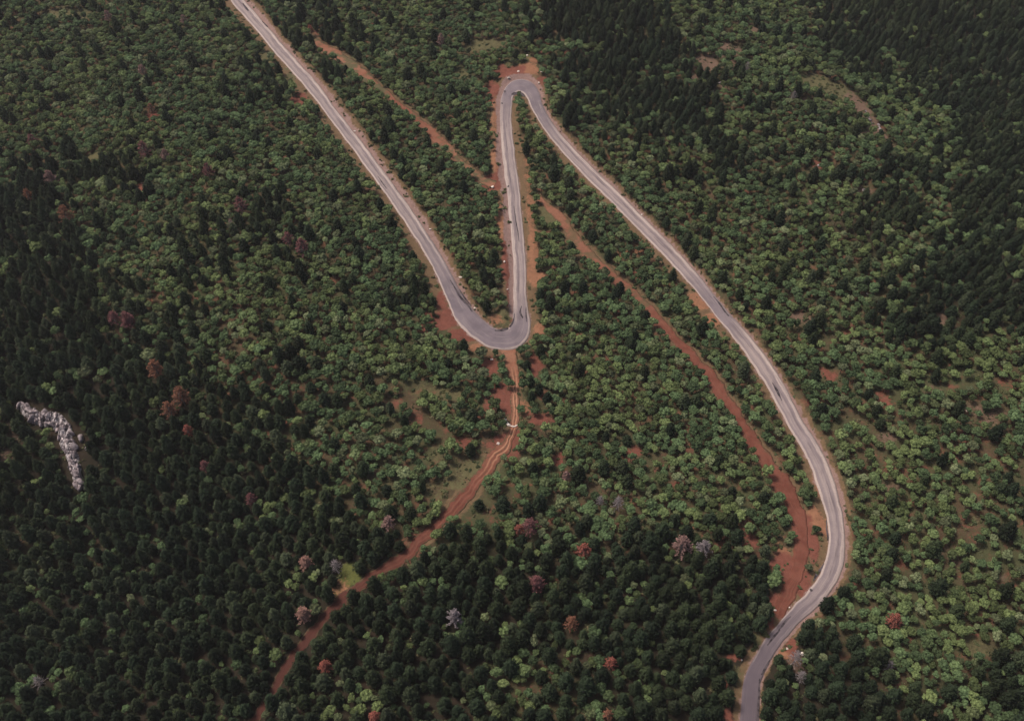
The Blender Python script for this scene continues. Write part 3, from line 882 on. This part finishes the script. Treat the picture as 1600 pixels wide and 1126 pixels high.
# a crown stands in the picture a little above its foot, so the maps are read there
dens = grid(DENS, px, py - 8)
lowr = 1 - .14 * sstep(600, 900, py)
pf = grid(PINE, px, py - 12)
_w = np.clip(4 * pf * (1 - pf), 0, 1)
pf = pf + (N1(A, B_, 26) - .5) * .7 * _w + (N2(A, B_, 10) - .5) * .25 * _w - .55 * sstep(.62, .82, N4(A, B_, 17) * .6 + N3(A, B_, 7) * .4)
is_pine = RNG.random(len(A)) < sstep(.22, .88, pf) * .90 + .02
over_, side_, mg_, _i = road_info(A, B_)
tr_ = track_over(A, B_)
bmk = blob_masks(A, B_)
bl = np.max(np.stack([bmk[k] for k in KINDS]), 0)
gap = N3(A, B_, 9) * .5 + N4(A, B_, 4.5) * .5
openness = (1 - dens) * 1.25
scale = np.where(is_pine, RNG.triangular(.62, .88, 1.22, len(A)), RNG.triangular(.55, .85, 1.3, len(A)) * lowr * (1 - .25 * sstep(.5, .3, dens)))
rad = np.where(is_pine, 3.05, 2.12) * scale
ok = (over_ > np.maximum(mg_ * .95, rad * .9)) & (tr_ > rad * np.where((A > 40), .6, .42)) & (bl < .36 + .3 * RNG.random(len(A)))
bmf = blob_masks(A, B_ + 3.5)
ok &= np.max(np.stack([bmf[k] for k in KINDS]), 0) < .45 + .35 * RNG.random(len(A))
ok &= gap > openness * 1.12
A, B_, is_pine, scale, rad, px, py = [q[ok] for q in (A, B_, is_pine, scale, rad, px, py)]
# keep clear of the named dead trees and the outcrop
OUT_PATH = [(30,634,10),(42,643,14),(55,650,19),(68,655,20),(82,655,22),(94,662,22),(100,676,22),(105,692,20),(110,706,19),(115,720,18),(118,736,17),(124,752,13),(129,768,6)]
fixed = []
for d in DEADS:
    x, y = ground(d[0], d[1], 5.0 * d[4])
    fixed.append((float(x), float(y), 2.3 * d[4]))
    fixed.append((float(x), float(y) - 3.0 * d[4], 1.0 * d[4]))
for q in OUT_PATH:
    x, y = ground(q[0], q[1], .5); fixed.append((float(x), float(y), q[2] * .20 + 1.4))
    x, y = ground(q[0] - 2, q[1] + 9, .5); fixed.append((float(x), float(y), 1.1))
for q in [(125, 684), (124, 694), (135, 701), (130, 690)]:
    x, y = ground(*q); fixed.append((float(x), float(y), 2.6)); fixed.append((float(x), float(y) - 5, 1.5))
cell = 6.0
hashg = {}
def put_hash(x, y, r, i): hashg.setdefault((int(x // cell), int(y // cell)), []).append((x, y, r))
def free(x, y, r, k=1.0):
    cx, cy = int(x // cell), int(y // cell)
    for a in (-1, 0, 1):
        for b in (-1, 0, 1):
            for (x2, y2, r2) in hashg.get((cx + a, cy + b), ()):
                if (x - x2) ** 2 + (y - y2) ** 2 < ((r + r2) * k) ** 2: return False
    return True
for x, y, r in fixed: put_hash(x, y, r, 0)
# dark pines that stand beside the head of the lower track
_ex = [ground(a, b, 0) for a, b in ((823, 577), (829, 604), (830, 628), (842, 616))]
for q in _ex: put_hash(float(q[0]), float(q[1]), 2.3, 1)
A = np.append(A, [float(q[0]) for q in _ex]); B_ = np.append(B_, [float(q[1]) for q in _ex])
is_pine = np.append(is_pine, [True] * 4); scale = np.append(scale, [.72, .66, .7, .75]); rad = np.append(rad, [2] * 4)
px = np.append(px, [0] * 4); py = np.append(py, [0] * 4)
order = RNG.permutation(len(A) - 4)
# pines claim their room first, then broadleaves fill in
order = np.concatenate([order[is_pine[order]], order[~is_pine[order]]])
sel = []
for i in order:
    k = .80 if is_pine[i] else .82
    if free(A[i], B_[i], rad[i], k):
        put_hash(A[i], B_[i], rad[i], 1); sel.append(i)
# young trees in what room is left
taken = set(sel)
for i in RNG.permutation(len(A) - 4):
    if i in taken: continue
    if is_pine[i] and RNG.random() < .28: is_pine[i] = False
    q = RNG.uniform(.45, .68)
    if RNG.random() < .85 and free(A[i], B_[i], 2.4 * q, .82):
        rad[i] = 2.4 * q; scale[i] = q
        put_hash(A[i], B_[i], rad[i], 1); sel.append(i)
sel = np.array(sel + [len(A) - 4 + j for j in range(4)])
A, B_, is_pine, scale, px, py = [q[sel] for q in (A, B_, is_pine, scale, px, py)]
Zt = ground_z(A, B_)
px, py, dep = project(A, B_, Zt + 4)
print("trees", len(A), "pines", int(is_pine.sum()))

oak_m = [oak_variant(100 + i) for i in range(12)]
pine_m = [pine_variant(200 + i) for i in range(10)]

# ------------------------------------------------------------------ dead trees
LAND = []     # landmarks for describing the others: px, py, words
for i, (x0, y0, colr, dn, sc, words) in enumerate(DEADS):
    x, y = ground(x0, y0, 5.0 * sc)
    z = float(ground_z(x, y)[0])
    root = empty("dead_tree", (float(x), float(y), z), random.uniform(0, 6.28), sc * 1.2)
    tag(root, words, "dead tree", "dead and dying trees scattered in the forest")
    cm, tm = dead_variant(300 + i, colr, dn)
    obj("crown", cm, root); obj("trunk", tm, root)

# ------------------------------------------------------------------ individual trees: the 300 of each kind that show largest
infr = (px > -6) & (px < W0 + 6) & (py > -6) & (py < H0 + 14)
show = scale / dep * infr
LM = [
 (478,880,"the salmon pink round dead pine"),(474,961,"the largest salmon pink dead pine"),(508,1042,"the small bright red dead pine"),
 (607,818,"the pinkish pine by the track"),(820,826,"the dark red dead pair"),(912,860,"the star shaped red pine"),
 (838,914,"the dark maroon pine"),(893,974,"the orange brown dying pine"),(955,1036,"the narrow red dead pine"),
 (949,1119,"the rusty pine at the bottom edge"),(585,1121,"the red pine at the bottom edge"),(710,966,"the bare lilac grey pine"),
 (243,578,"the wide rusty red pine"),(275,630,"the orange dead pair"),(320,729,"the thin dark red pine"),(392,779,"the very dark red dying pine"),
 (545,896,"the yellow green clearing"),(95,700,"the pale rock outcrop"),(122,684,"the upright pale rock slab"),
 (1066,853,"the pinkish star shaped tree"),(1397,972,"the red pine near the road"),(1243,1030,"the bare tree by the road"),
 (1149,1027,"the red clearing beside the road"),(60,1065,"the bottom left bare tree"),(1390,1040,"the lower right bare tree"),
 (1245,900,"the red earth fan by the road"),(797,662,"the white stone arc"),(430,1070,"the red track's lower end"),(715,788,"the red track's middle"),
 (1460,870,"the right woodland's brown gap"),(1530,1010,"the lower right grassy gap"),(0,900,"the frame's left edge"),(0,1126,"the bottom left corner"),
 (1600,1126,"the bottom right corner"),(250,1126,"the bottom edge's left quarter"),(750,1126,"the bottom edge's middle"),(200,880,"the left pines' bright clumps"),
 (1080,1126,"the road's bottom end, left side"),(1350,1126,"the bottom edge's right part"),(1600,900,"the frame's right edge"),
 (1512,641,"the right woodland's white stone"),(1376,622,"the reddish gap near the road"),(1390,760,"the small brown gap near the road"),(1420,840,"the small red gap near the road"),
 (985,710,"the round red gap"),(870,718,"the small red gap by the track"),(655,655,"the narrow red gap"),(1130,850,"the red gap before the dark pines"),(525,1010,"the red track's dark stretch"),(1048,960,"the dark pines' middle"),
]
DIRS = ["right of", "above and right of", "above", "above and left of", "left of", "below and left of", "below", "below and right of"]
ORD = ["nearest", "second", "third", "fourth", "fifth", "sixth", "seventh", "eighth", "ninth", "tenth", "eleventh", "twelfth", "thirteenth", "fourteenth", "fifteenth", "sixteenth", "seventeenth", "eighteenth", "nineteenth", "twentieth", "twenty-first", "twenty-second", "twenty-third", "twenty-fourth", "twenty-fifth", "twenty-sixth", "twenty-seventh", "twenty-eighth", "twenty-ninth", "thirtieth", "thirty-first", "thirty-second", "thirty-third", "thirty-fourth", "thirty-fifth"]
def labels_for(idx, noun):
    lm = np.array([(a, b) for a, b, _ in LM], dtype=float)
    slots = {}
    for i in idx:
        q = (px[i] - lm[:, 0]) ** 2 + (py[i] - lm[:, 1]) ** 2
        j = int(q.argmin())
        ang = math.atan2(lm[j, 1] - py[i], px[i] - lm[j, 0])
        k = int(round(ang / (math.pi / 4))) % 8
        slots.setdefault((j, k), []).append((q[j], i))
    out = {}
    for (j, k), L in slots.items():
        L.sort()
        for n, (_, i) in enumerate(L):
            o = ORD[n] if n < len(ORD) else "outlying"
            out[i] = (o, DIRS[k], LM[j][2], noun)
    return out
individual = np.zeros(len(A), dtype=bool)
first_of = {}
for flag, meshes, name, noun, cat, grp in ((True, pine_m, "pine_tree", "dark pine", "pine tree", "dark green pines standing in the forest"),
                                           (False, oak_m, "broadleaf_tree", "broadleaf tree", "broadleaf tree", "light green broadleaf trees standing in the forest")):
    ids = np.where(is_pine == flag)[0]
    ids = ids[np.argsort(-show[ids])][:300]
    individual[ids] = True
    lab = labels_for(ids, noun)
    for n, i in enumerate(ids):
        v = n % len(meshes) if n < len(meshes) else int(RNG.integers(len(meshes)))
        sc = float(scale[i])
        big = "tall" if sc > 1.0 else ("small" if sc < .84 else "middling")
        if not flag: big = "wide" if sc > 1.02 else ("small" if sc < .82 else "round")
        o_, d_, l_, n_ = lab[i]
        root = empty(name, (float(A[i]), float(B_[i]), float(Zt[i])), float(RNG.uniform(0, 6.28)), sc)
        hue = "dark green" if flag else "light green"
        tag(root, f"{big} {n_}, {o_} one {d_} {l_}", cat, grp)
        c = obj("crown", meshes[v][0], root); t = obj("trunk", meshes[v][1], root)
        if n < len(meshes): first_of[(flag, v)] = (c, t)

# ------------------------------------------------------------------ the rest of the wood as two masses
def gn_mass(name, P, rot, sc, idx, sources, label, cat):
    me = bpy.data.meshes.new(name)
    me.vertices.add(len(P)); me.vertices.foreach_set('co', np.asarray(P, dtype=np.float32).ravel())
    a = me.attributes.new('t_rot', 'FLOAT_VECTOR', 'POINT'); a.data.foreach_set('vector', np.asarray(rot, dtype=np.float32).ravel())
    a = me.attributes.new('t_scale', 'FLOAT_VECTOR', 'POINT'); a.data.foreach_set('vector', np.asarray(sc, dtype=np.float32).ravel())
    a = me.attributes.new('t_idx', 'INT', 'POINT'); a.data.foreach_set('value', np.asarray(idx, dtype=np.int32))
    me.update()
    o = obj(name, me); tag(o, label, cat, kind='stuff')
    ng = bpy.data.node_groups.new(name, 'GeometryNodeTree')
    ng.interface.new_socket('Geometry', in_out='INPUT', socket_type='NodeSocketGeometry')
    ng.interface.new_socket('Geometry', in_out='OUTPUT', socket_type='NodeSocketGeometry')
    N, L = ng.nodes, ng.links
    gi = N.new('NodeGroupInput'); go = N.new('NodeGroupOutput')
    join = N.new('GeometryNodeGeometryToInstance')
    for srcs in sources:
        last = None
        j = N.new('GeometryNodeJoinGeometry')
        for s in srcs:
            oi = N.new('GeometryNodeObjectInfo'); oi.transform_space = 'ORIGINAL'; oi.inputs['Object'].default_value = s
            oi.inputs['As Instance'].default_value = False
            L.new(oi.outputs['Geometry'], j.inputs[0])
        L.new(j.outputs[0], join.inputs[0])
    iop = N.new('GeometryNodeInstanceOnPoints')
    iop.inputs['Pick Instance'].default_value = True
    def na(nm, t):
        q = N.new('GeometryNodeInputNamedAttribute'); q.data_type = t; q.inputs[0].default_value = nm; return q.outputs[0]
    L.new(gi.outputs[0], iop.inputs['Points']); L.new(join.outputs[0], iop.inputs['Instance'])
    L.new(na('t_idx', 'INT'), iop.inputs['Instance Index'])
    L.new(na('t_rot', 'FLOAT_VECTOR'), iop.inputs['Rotation']); L.new(na('t_scale', 'FLOAT_VECTOR'), iop.inputs['Scale'])
    L.new(iop.outputs[0], go.inputs[0])
    m = o.modifiers.new('scatter', 'NODES'); m.node_group = ng
    return o
for flag, meshes, name, label, cat in ((True, pine_m, "pine_forest", "dense dark green pine forest covering the slopes behind the nearest trees", "pine forest"),
                                       (False, oak_m, "broadleaf_woodland", "open light green broadleaf woodland covering the slopes around the road", "woodland")):
    ids = np.where((is_pine == flag) & ~individual)[0]
    n = len(ids)
    rot = np.stack([RNG.normal(0, .04, n), RNG.normal(0, .04, n), RNG.uniform(0, 6.28, n)], 1)
    sc = np.stack([scale[ids] * RNG.uniform(.92, 1.08, n), scale[ids] * RNG.uniform(.92, 1.08, n), scale[ids] * RNG.uniform(.75, 1.15, n)], 1)
    gn_mass(name, np.stack([A[ids], B_[ids], Zt[ids]], 1), rot, sc, RNG.integers(0, len(meshes), n),
            [first_of[(flag, v)] for v in range(len(meshes))], label, cat)

# low scrub and grass clumps on verges and in gaps
scrub_src = []
SCR = 5
n = 26000
sx = RNG.uniform(-430, 430, n * 2); sy = RNG.uniform(70, 740, n * 2)
qx, qy, qd = project(sx, sy, H(sx, sy))
k_ = (qx > -250) & (qx < 1850) & (qy > -120) & (qy < 1260)
sx, sy = sx[k_], sy[k_]
ov, sd, mgq, _ = road_info(sx, sy); tq = track_over(sx, sy)
bq = blob_masks(sx, sy)
bare = np.maximum(bq['red'], bq['ora']) ; 
clump = N3(sx, sy, 5)
k_ = (ov > .9) & (tq > .2) & (clump > .30 + .35 * bare + .16 * (ov < mgq))
sx, sy = sx[k_], sy[k_]
print("scrub", len(sx))
sz = ground_z(sx, sy)
shrub_obj = []
SH = [(1198,990,1.6),(1180,1012,1.5),(1262,770,1.6),(1256,762,1.3),(834,302,1.8),(842,318,1.4),(862,352,1.5)]
for i, (a, b_, s) in enumerate(SH):
    x, y = ground(a, b_, .4)
    root = obj("scrub_bush", scrub_variant(400 + i), None, (float(x), float(y), float(ground_z(x, y)[0]) - .05))
    root.scale = (s * 1.3,) * 3
    tag(root, ["bright green bush beside the road's lower bend", "low bush left of the road below the red earth", "green bush between the road and the red track",
               "small green bush beside the larger one above the red fan", "grey green bush on the bank right of the middle road", "small bush at the head of the right track",
               "bush in the green patch beside the right track"][i], "bush", "bushes on the road verges")
    shrub_obj.append(root)
n = len(sx)
ss = RNG.uniform(.5, 1.5, n) ** 1.2
gn_mass("undergrowth", np.stack([sx, sy, sz - .08], 1), np.stack([np.zeros(n), np.zeros(n), RNG.uniform(0, 6.28, n)], 1),
        np.stack([ss, ss, ss * RNG.uniform(.6, 1.1, n)], 1), RNG.integers(0, len(shrub_obj), n), [(o,) for o in shrub_obj],
        "low olive scrub and dry grass clumps between the trees and on the verges", "undergrowth")

# ------------------------------------------------------------------ rocks
def at(a, b_, up=0.0):
    x, y = ground(a, b_, up)
    return float(x), float(y), float(ground_z(x, y)[0])
ox, oy, oz = at(90, 690)
outcrop = empty("rock_outcrop", (ox, oy, oz))
tag(outcrop, "long pale limestone outcrop with fractured blocks curving through the dark left pines", "rock outcrop")
oD, oN = dense(OUT_PATH, 2.3)
r = np.random.default_rng(55)
rock_shapes = [rock_mesh("rock", 500 + i, 1, 1, 1, mt_lime, .1) for i in range(10)]
nA = 15
oF, oFN = dense(OUT_PATH, 1.1)
FX = np.zeros((len(oF), nA)); FY = np.zeros((len(oF), nA))
for j in range(nA):
    wv = 1 + .5 * (N3(np.arange(len(oF)), 0 * oF[:, 0] + (0 if j < 7 else 50), 5) - .5)
    off = (j / (nA - 1) - .5) * oF[:, 2] * 1.15 * wv
    FX[:, j], FY[:, j] = ground(oF[:, 0] + oFN[:, 0] * off, oF[:, 1] + oFN[:, 1] * off)
FXr, FYr = FX.ravel(), FY.ravel()
prof = np.tile(np.sin(np.linspace(0, math.pi, nA)) ** .5, (len(oF), 1)).ravel()
sa, ca = math.sin(.55), math.cos(.55)
along, acr = FXr * sa + FYr * ca, FXr * ca - FYr * sa
crag = N1(acr * 1.0, along * .28, .9) * .65 + N2(acr, along * .4, .45) * .35
FZ = ground_z(FXr, FYr) - .5 + prof * (.7 + 3.4 * crag * sstep(0, .3, prof))
Vf = np.stack([FXr - ox + r.normal(0, .12, len(FXr)), FYr - oy + r.normal(0, .12, len(FXr)), FZ - oz], 1)
fi = np.arange(len(oF) * nA).reshape(len(oF), nA)
Ff = np.stack([fi[:-1, :-1].ravel(), fi[:-1, 1:].ravel(), fi[1:, 1:].ravel(), fi[1:, :-1].ravel()], 1)
obj("rock_face", mesh_np("rock_face", Vf, Ff, mt_face), outcrop)
for i, q in enumerate(oD):
    nacr = max(1, int(round(q[2] / 4.2)))
    for j in range(nacr):
        if r.random() < .72: continue
        off = ((j + .5) / nacr - .5) * q[2] + r.normal(0, 1.6)
        x, y, z = at(q[0] + oN[i, 0] * off, q[1] + oN[i, 1] * off, .5)
        c = obj("rock", rock_shapes[int(r.integers(10))], outcrop)
        big = r.random() ** 2.2
        ridge = 1.3 * (1 - abs(off) / max(q[2] * .5, 1))
        c.location = (x - ox, y - oy, z - oz - .1 + r.uniform(.6, 1.6) + max(ridge, 0))
        c.scale = (.45 + .8 * big, .8 + 2.0 * big, 1.1 + 1.6 * big)
        c.rotation_euler = (r.normal(.25, .2), r.normal(0, .3), .55 + r.normal(0, .35))
def boulder(a, b_, sx_, sy_, sz_, words, seed, mat=None, rz=0.0, tilt=0.0, cat="boulder", name="boulder"):
    x, y, z = at(a, b_, sz_ * .4)
    o = obj(name, rock_mesh(name, seed, sx_, sy_, sz_, mat or mt_white), None, (x, y, z + sz_ * .35))
    o.rotation_euler = (tilt, 0, rz)
    tag(o, words, cat, "loose rocks and boulders")
boulder(125, 684, 1.25, 2.2, 2.4, "upright pale rock slab standing right of the limestone outcrop", 601, mt_lime, .3, .15, "rock slab", "rock_slab")
boulder(135, 701, .9, 1.1, 1.0, "small pale boulder below the upright rock slab", 602, mt_lime)
BO = [
 (795,123.3,1.2,.8,.8,"flat white boulder on red earth left of the top hairpin"),
 (810,112.5,.9,.8,.7,"white boulder on red earth above the top hairpin"),
 (819,91,1.1,.8,.9,"larger white boulder of the pair at the head of the clearing"),
 (824,87,.8,.7,.6,"smaller white boulder of the pair at the head of the clearing"),
 (847,112,1.1,.7,.6,"pale boulder at the right end of the red clearing"),
 (842,130,.8,.7,.6,"pale boulder beside the top hairpin's right edge"),
 (770,292,1.1,1.1,.8,"pale pink boulder on red earth left of the middle road"),
 (672,359,.7,.6,.5,"pale stone on the left road's right verge"),
 (719,434,1.1,.6,.5,"pale yellow stone on the verge above the lower hairpin"),
 (788,412,.6,.8,.5,"pale stone on red bank left of the middle road"),
 (793,453,.5,.6,.5,"small pale stone low on the bank left of the middle road"),
 (554,204.5,.7,.6,.5,"small white stone on the left road's upper verge"),
 (768,561,.9,.6,.4,"pale slab lying left of the red track's start"),
 (783,580.5,.6,.9,.5,"long pale stone beside the red track's upper left edge"),
 (742,481,.6,.6,.4,"pale stone at the lower hairpin's inner verge"),
 (812.8,685,.5,.5,.5,"lower white stone of the two right of the stone arc"),
 (814.5,678.5,.5,.5,.4,"upper white stone of the two right of the stone arc"),
 (778.5,692.5,.8,.7,.7,"round white boulder below and left of the stone arc"),
 (1356,458,.6,.6,.5,"white stone in a gap of the right woodland"),
 (1512.5,641,.7,.6,.6,"white stone in the gap near the right edge"),
 (1080,122,1.5,.8,.9,"pale ledge at the brown clearing's lower left"),
 (1126,130,1.8,.9,.9,"pale ledge below the brown clearing"),
 (1268,157,1.9,.8,.9,"pale grey ledge below the grassy upper right clearing"),
 (1352,298,2.6,1.2,.9,"broad pale rock in a gap of the upper right forest"),
 (1279,258,.8,1.2,.6,"pinkish stone in the upper right forest"),
 (1203,958,1.1,.5,.5,"white stone at the lower tip of the red earth"),
 (1210,953,1.0,.5,.4,"pale log shaped stone beside the white stone on red earth"),
 (1234,949,.4,.4,.4,"small pale stone beside the road's left edge"),
 (1159,1031,.4,.4,.3,"small pale stone in the red clearing left of the road"),
 (1230,1014,.6,.5,.4,"pale stone on the verge right of the lowest bend"),
 (1254,1022,1.0,.9,.7,"grey boulder among bare twigs right of the lowest bend"),
 (1260,1028,.9,.9,.8,"second grey boulder right of the lowest bend"),
 (1581,1030,1.2,1.0,.8,"pale grey rock near the right edge at lower right"),
 (1003,335,.7,.6,.4,"pale stone on the right verge of the right road"),
]
for i, q in enumerate(BO): boulder(*q[:5], q[5], 620 + i, mt_lime if q[0] > 1060 and q[1] < 310 else None)
# pale broken ledges of the upper right clearing
lx, ly, lz = at(1365, 190)
ledge = empty("rock_ledge", (lx, ly, lz)); tag(ledge, "narrow pale rock ledge running down beside the brown clearing at upper right", "rock ledge")
for i in range(15):
    t = i / 14
    x, y, z = at(1352 + 16 * t ** 1.0 + (12 * (t > .6)), 172 + 34 * t + r.normal(0, 1), .3)
    c = obj("rock", rock_shapes[int(r.integers(10))], ledge)
    c.location = (x - lx, y - ly, z - lz + .15); c.scale = (r.uniform(.7, 1.5), r.uniform(.7, 1.4), r.uniform(.3, .7)); c.rotation_euler = (0, 0, r.uniform(0, 3))
# the white arc of stones across the track
ax_, ay_, az_ = at(798, 662)
arc = empty("stone_arc", (ax_, ay_, az_)); tag(arc, "white curved row of stones laid across the red track", "stone arc")
white_shapes = [rock_mesh("stone", 560 + i, 1, 1, 1, mt_white) for i in range(5)]
for i in range(19):
    t = i / 18
    a = 793 + 14.5 * t ** 1.25 if t > .35 else 789.5 + 6.6 * (t / .35) ** 2 * .7
    if t > .35: a = 793.5 + 14.5 * (t - .35) / .65; b2 = 663 + 3.2 * math.sin(min(1, (t - .35) / .5) * 1.57) - 2.2 * max(0, (t - .8) / .2)
    else: b2 = 654.5 + 8.5 * (t / .35)
    x, y, z = at(a, b2, .3)
    c = obj("stone", white_shapes[i % 5], arc)
    wd = (1.35 if t < .45 else .75)
    c.location = (x - ax_, y - ay_, z - az_ + .25); c.scale = (.55 * wd, .55 * wd, .5 * wd); c.rotation_euler = (0, 0, r.uniform(0, 3))

# ------------------------------------------------------------------ air
hz = bpy.data.materials.new("thin_haze"); hz.use_nodes = True
hn = hz.node_tree
for n_ in list(hn.nodes):
    if n_.type != 'OUTPUT_MATERIAL': hn.nodes.remove(n_)
pv = hn.nodes.new('ShaderNodeVolumePrincipled')
pv.inputs['Color'].default_value = (.93, .90, .92, 1)
pv.inputs['Density'].default_value = 0.00006
pv.inputs['Anisotropy'].default_value = .2
hn.links.new(pv.outputs[0], hn.nodes['Material Output'].inputs['Volume'])
bx = np.array([(x, y, z) for z in (-60, 352) for y in (-3700, 6200) for x in (-4700, 4700)], dtype=float)
hf = [[0, 2, 3, 1], [4, 5, 7, 6], [0, 1, 5, 4], [2, 6, 7, 3], [0, 4, 6, 2], [1, 3, 7, 5]]
haze = obj("haze", mesh_np("haze", bx, hf, hz)); tag(haze, kind='stuff')
